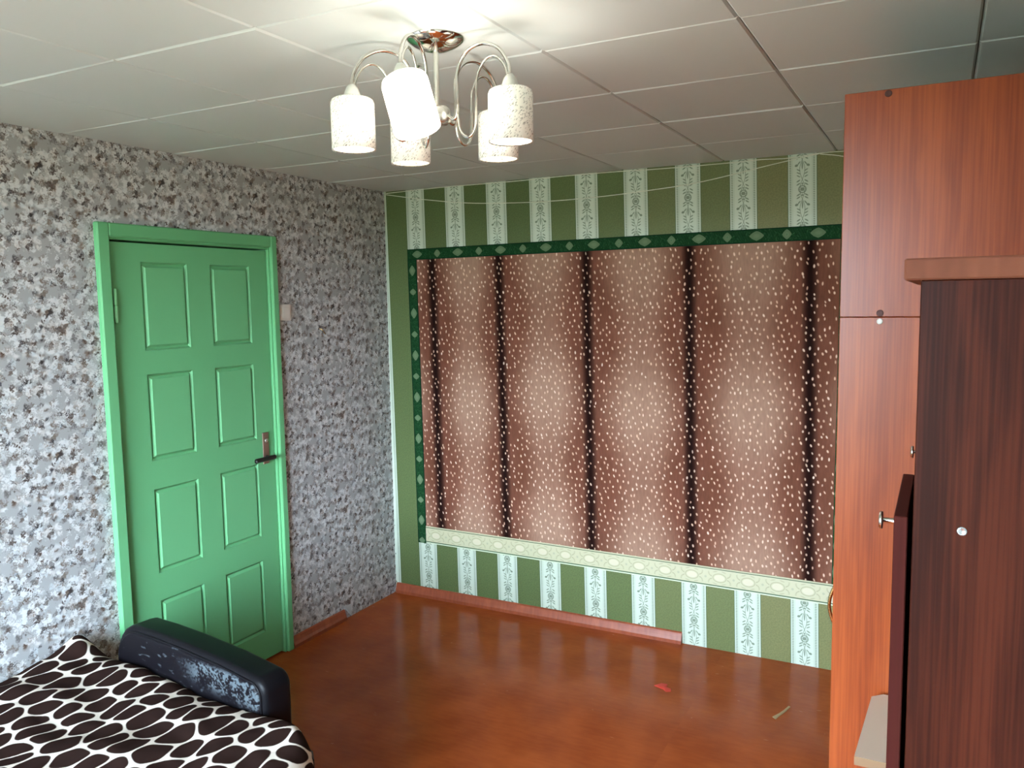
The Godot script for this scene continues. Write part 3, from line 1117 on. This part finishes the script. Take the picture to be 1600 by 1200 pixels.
func build_sofa() -> void:
	var leather := mat(rgb(13, 12, 15), 0.42)
	leather.metallic_specular = 0.25
	var sofa := thing("sofa_bed", "low unfolded black leatherette sofa bed in the corner by the door", "sofa", Vector3(0.03, 0, 2.15))
	var st := mb()
	box(st, Vector3(0.02, 0.06, 0.03), Vector3(1.27, 0.30, 1.72), 0.02)
	obj("base", st, leather, sofa)
	st = mb()
	box(st, Vector3(0.01, 0.302, 0.03), Vector3(0.62, 0.448, 1.72), 0.035)
	obj("cushion", st, leather, sofa)
	st = mb()
	box(st, Vector3(0.625, 0.302, 0.03), Vector3(1.27, 0.448, 1.72), 0.035)
	obj("cushion", st, leather, sofa)
	for x in [0.1, 1.15]:
		for z in [0.12, 1.6]:
			st = mb()
			lathe(st, [[0.02, 0.0], [0.025, 0.062]], Vector3(x, 0, z), Vector3.UP, 14)
			obj("foot", st, leather, sofa)
	# the arm in view, turned a few degrees
	var worn := texmat(worn_leather(), 0.4, Vector3(1.0 / 0.86, 1.0 / 0.64, 1))
	worn.metallic_specular = 0.25
	for k in 2:
		var o := PackedVector2Array()
		var wd := 0.835
		o.append(Vector2(0.0, 0.05))
		o.append(Vector2(wd, 0.05))
		o.append(Vector2(wd, 0.2))
		o.append(Vector2(wd, 0.4))
		for i in 7:
			var t := PI * 0.5 * i / 6.0
			o.append(Vector2(wd - 0.05 + 0.05 * cos(t), 0.525 + 0.05 * sin(t)))
		o.append(Vector2(0.62, 0.592))
		o.append(Vector2(0.4, 0.603))
		o.append(Vector2(0.24, 0.605))
		for i in range(1, 8):
			var t := PI * 0.5 + PI * 0.5 * i / 7.0
			o.append(Vector2(0.14 + 0.14 * cos(t), 0.475 + 0.13 * sin(t)))
		o.append(Vector2(0.0, 0.3))
		st = mb()
		slab(st, o, -0.115, 0.0, 0.022)
		var arm := obj("armrest", st, leather, sofa)
		if k == 0:
			arm.position = Vector3(0.188, 0, -0.09)
			arm.rotation.y = deg_to_rad(-6.3)
		else:
			arm.position = Vector3(0.215, 0, 1.86)
		# the padded inner face with its piped seam
		var pad := PackedVector2Array()
		var seam: Array = []
		for p in o:
			var q := Vector2(0.42, 0.33) + (p - Vector2(0.42, 0.33)) * Vector2(0.955, 0.93)
			pad.append(q)
			if p.y > 0.3:
				seam.append(Vector3(q.x, q.y, 0.001))
		st = mb()
		slab(st, pad, -0.01, 0.011, 0.01)
		obj("pad", st, worn, arm)
		st = mb()
		tube(st, seam, 0.0045, 6)
		obj("piping", st, leather, arm)

	# blanket: a sheet over the seat, rounded down at the room side
	var bm := texmat(giraffe(), 0.95, Vector3(1.0 / 0.63, 1.0 / 0.86, 1))
	bm.metallic_specular = 0.1
	var wr := noise_of(FastNoiseLite.TYPE_SIMPLEX, 1.0, 50, 3)
	st = mb()
	st.set_smooth_group(1)
	var na := 110
	var nb := 120
	var edge := 0.075
	var pt := func(i: int, j: int) -> Array:
		var t := float(j) / nb
		var zz := t * t * 1.68           # distance from the far edge
		# the far room-side corner is rounded
		var R := 0.24
		var xr := 1.37
		if zz < R:
			xr = 1.37 - R + sqrt(R * R - (R - zz) * (R - zz)) * 0.98 + 0.0
		var full := xr - 0.03 - edge + edge * PI * 0.5 + 0.34
		var s := full * i / na
		var flat := xr - 0.03 - edge
		var x := 0.03 + s
		var y := 0.478
		if s > flat:
			var a := (s - flat) / edge
			if a < PI * 0.5:
				x = 0.03 + flat + edge * sin(a)
				y = 0.478 - edge * (1.0 - cos(a))
			else:
				x = 0.03 + flat + edge + 0.012 * sin(zz * 17.0 + 1.0) * minf(1.0, (a - PI * 0.5) * 0.5)
				y = 0.478 - edge - (a - PI * 0.5) * edge
		var z := zfar(x) + zz
		# folds and the heaped corner against the wall
		var top := clampf((y - 0.3) / 0.15, 0.0, 1.0)
		y += top * (0.012 * wr.get_noise_2d(x * 3.0, z * 3.0) + 0.006 * sin(x * 9.0 + z * 5.0))
		y += 0.05 * exp(-(pow((x - 0.07) / 0.09, 2.0) + pow((zz - 0.05) / 0.06, 2.0)))
		y += 0.012 * exp(-pow((x - 0.05) / 0.06, 2.0)) * sin(zz * 14.0)
		y -= 0.03 * exp(-zz / 0.02)
		return [Vector3(x, maxf(y, 0.02), z), Vector2(s + 0.1 * zz, zz + 0.13)]
	var grid: Array = []
	for j in nb + 1:
		var r: Array = []
		for i in na + 1:
			r.append(pt.call(i, j))
		grid.append(r)
	for j in nb:
		for i in na:
			var a: Array = grid[j][i]
			var b: Array = grid[j][i + 1]
			var c: Array = grid[j + 1][i + 1]
			var d: Array = grid[j + 1][i]
			quad(st, a[0], b[0], c[0], d[0], Vector3(0.4, 1, 0), [a[1], b[1], c[1], d[1]])
	# the far hem hangs behind, and at the corner it falls to the floor side
	for i in na:
		var a: Array = grid[0][i]
		var b: Array = grid[0][i + 1]
		var low := Vector3(0, -0.1, 0.01)
		var pa: Vector3 = a[0]
		var pb: Vector3 = b[0]
		quad(st, pa, pb, pb + low, pa + low, Vector3(0, 0, -1), [a[1], b[1], b[1] - Vector2(0, 0.1), a[1] - Vector2(0, 0.1)])
	tag(obj("blanket", st, bm), "brown and cream giraffe-patch blanket spread over the sofa bed", "blanket")

# ------------------------------------------------------------------ small things
func build_small() -> void:
	var sw := thing("light_switch", "small white square light switch on the floral wall right of the green door", "switch", Vector3(0.0, 1.72, 0.8645))
	var white := mat(rgb(206, 198, 188), 0.4)
	var st := mb()
	box(st, Vector3(0.0005, -0.041, -0.041), Vector3(0.011, 0.041, 0.041), 0.004)
	obj("plate", st, white, sw)
	st = mb()
	box(st, Vector3(0.0105, -0.027, -0.026), Vector3(0.0155, 0.027, 0.026), 0.002)
	obj("rocker", st, white, sw)

	var brass := mat(rgb(206, 180, 130), 0.25, 1.0)
	var hk := mb()
	tube(hk, [Vector3(0, 1.63, 0.605), Vector3(0.012, 1.625, 0.602), Vector3(0.018, 1.616, 0.597), Vector3(0.016, 1.607, 0.588), Vector3(0.010, 1.60, 0.575)], 0.0028, 8)
	tag(obj("wall_hook", hk, brass), "tiny brass hook in the floral wall near the striped corner", "hook")

	# the cord along the ceiling edge and the slack cord under it
	var cord := mat(rgb(206, 206, 188), 0.6)
	var w1: Array = []
	for p in [Vector2(0.02, 2.385), Vector2(0.292, 2.338), Vector2(0.565, 2.301), Vector2(0.832, 2.283), Vector2(1.078, 2.276), Vector2(1.34, 2.279), Vector2(1.604, 2.291), Vector2(1.868, 2.312), Vector2(2.194, 2.364), Vector2(2.401, 2.394)]:
		w1.append(Vector3(p.x, p.y, 0.006))
	st = mb()
	tube(st, smooth_path(w1, 50), 0.0022, 6)
	tag(obj("cord", st, cord), "thin pale cord sagging across the striped wall above the fabric", "cord")
	var w2: Array = []
	for p in [Vector2(0.022, 2.392), Vector2(0.4, 2.398), Vector2(0.85, 2.395), Vector2(1.15, 2.398), Vector2(1.45, 2.396), Vector2(1.587, 2.392), Vector2(1.73, 2.39), Vector2(1.994, 2.389), Vector2(2.14, 2.391), Vector2(2.269, 2.386), Vector2(2.403, 2.396), Vector2(2.52, 2.394)]:
		w2.append(Vector3(p.x, p.y, 0.007))
	st = mb()
	tube(st, smooth_path(w2, 60), 0.0022, 6)
	tag(obj("cord", st, cord), "thin pale cord pinned along the ceiling edge of the striped wall", "cord")
	w2 = []
	for p in [Vector2(2.403, 2.392), Vector2(2.47, 2.38), Vector2(2.55, 2.362), Vector2(2.65, 2.36)]:
		w2.append(Vector3(p.x, p.y, 0.007))
	st = mb()
	tube(st, smooth_path(w2, 16), 0.0022, 6)
	tag(obj("cord", st, cord), "short loose cord end hanging at the wardrobe end of the striped wall", "cord")

	# scraps on the floor
	var redm := mat(rgb(206, 62, 48), 0.55)
	st = mb()
	scrap(st, [Vector2(-0.035, 0.012), Vector2(-0.012, -0.022), Vector2(0.016, -0.026), Vector2(0.02, 0.006), Vector2(0.042, 0.012), Vector2(0.05, 0.034), Vector2(0.03, 0.046), Vector2(0.014, 0.03), Vector2(-0.008, 0.022)], Vector3(1.835, 0, 0.50))
	tag(obj("paper_scrap", st, redm), "small bright red scrap lying on the brown floor", "scrap")
	var tan := mat(rgb(166, 138, 96), 0.7)
	st = mb()
	scrap(st, [Vector2(-0.012, 0.05), Vector2(0.0, 0.03), Vector2(0.022, -0.03), Vector2(0.034, -0.075), Vector2(0.042, -0.07), Vector2(0.03, -0.02), Vector2(0.012, 0.036), Vector2(0.004, 0.062)], Vector3(2.345, 0, 0.52))
	tag(obj("paper_scrap", st, tan), "thin curved tan scrap on the floor near the wardrobe", "scrap")
	# torn wallpaper at the end of the left skirting
	var torn := mat(rgb(188, 194, 196), 0.7)
	st = mb()
	st.set_smooth_group(-1)
	var tp := [Vector3(0.001, 0.075, 0.50), Vector3(0.012, 0.06, 0.485), Vector3(0.018, 0.03, 0.468), Vector3(0.008, 0.0015, 0.44), Vector3(0.001, 0.07, 0.43)]
	for i in range(1, 4):
		tri(st, tp[0], tp[i], tp[i + 1], Vector3.RIGHT)
		tri(st, tp[0] - Vector3(0.0008, 0, 0), tp[i] - Vector3(0.0008, 0, 0), tp[i + 1] - Vector3(0.0008, 0, 0), Vector3.LEFT)
	tag(obj("torn_paper", st, torn), "torn flap of grey wallpaper at the broken end of the left skirting", "paper")

func scrap(st: SurfaceTool, o: Array, at: Vector3) -> void:
	st.set_smooth_group(-1)
	var mid := Vector2.ZERO
	for p in o:
		mid += p
	mid /= o.size()
	for k in o.size():
		var p: Vector2 = o[k]
		var q: Vector2 = o[(k + 1) % o.size()]
		var a := at + Vector3(p.x, 0.003, p.y)
		var b := at + Vector3(q.x, 0.003, q.y)
		var c := at + Vector3(mid.x, 0.006, mid.y)
		tri(st, a, b, c, Vector3.UP)
		quad(st, a, b, b - Vector3.UP * 0.0028, a - Vector3.UP * 0.0028, Vector3((p + q).x - 2 * mid.x, 0, (p + q).y - 2 * mid.y))
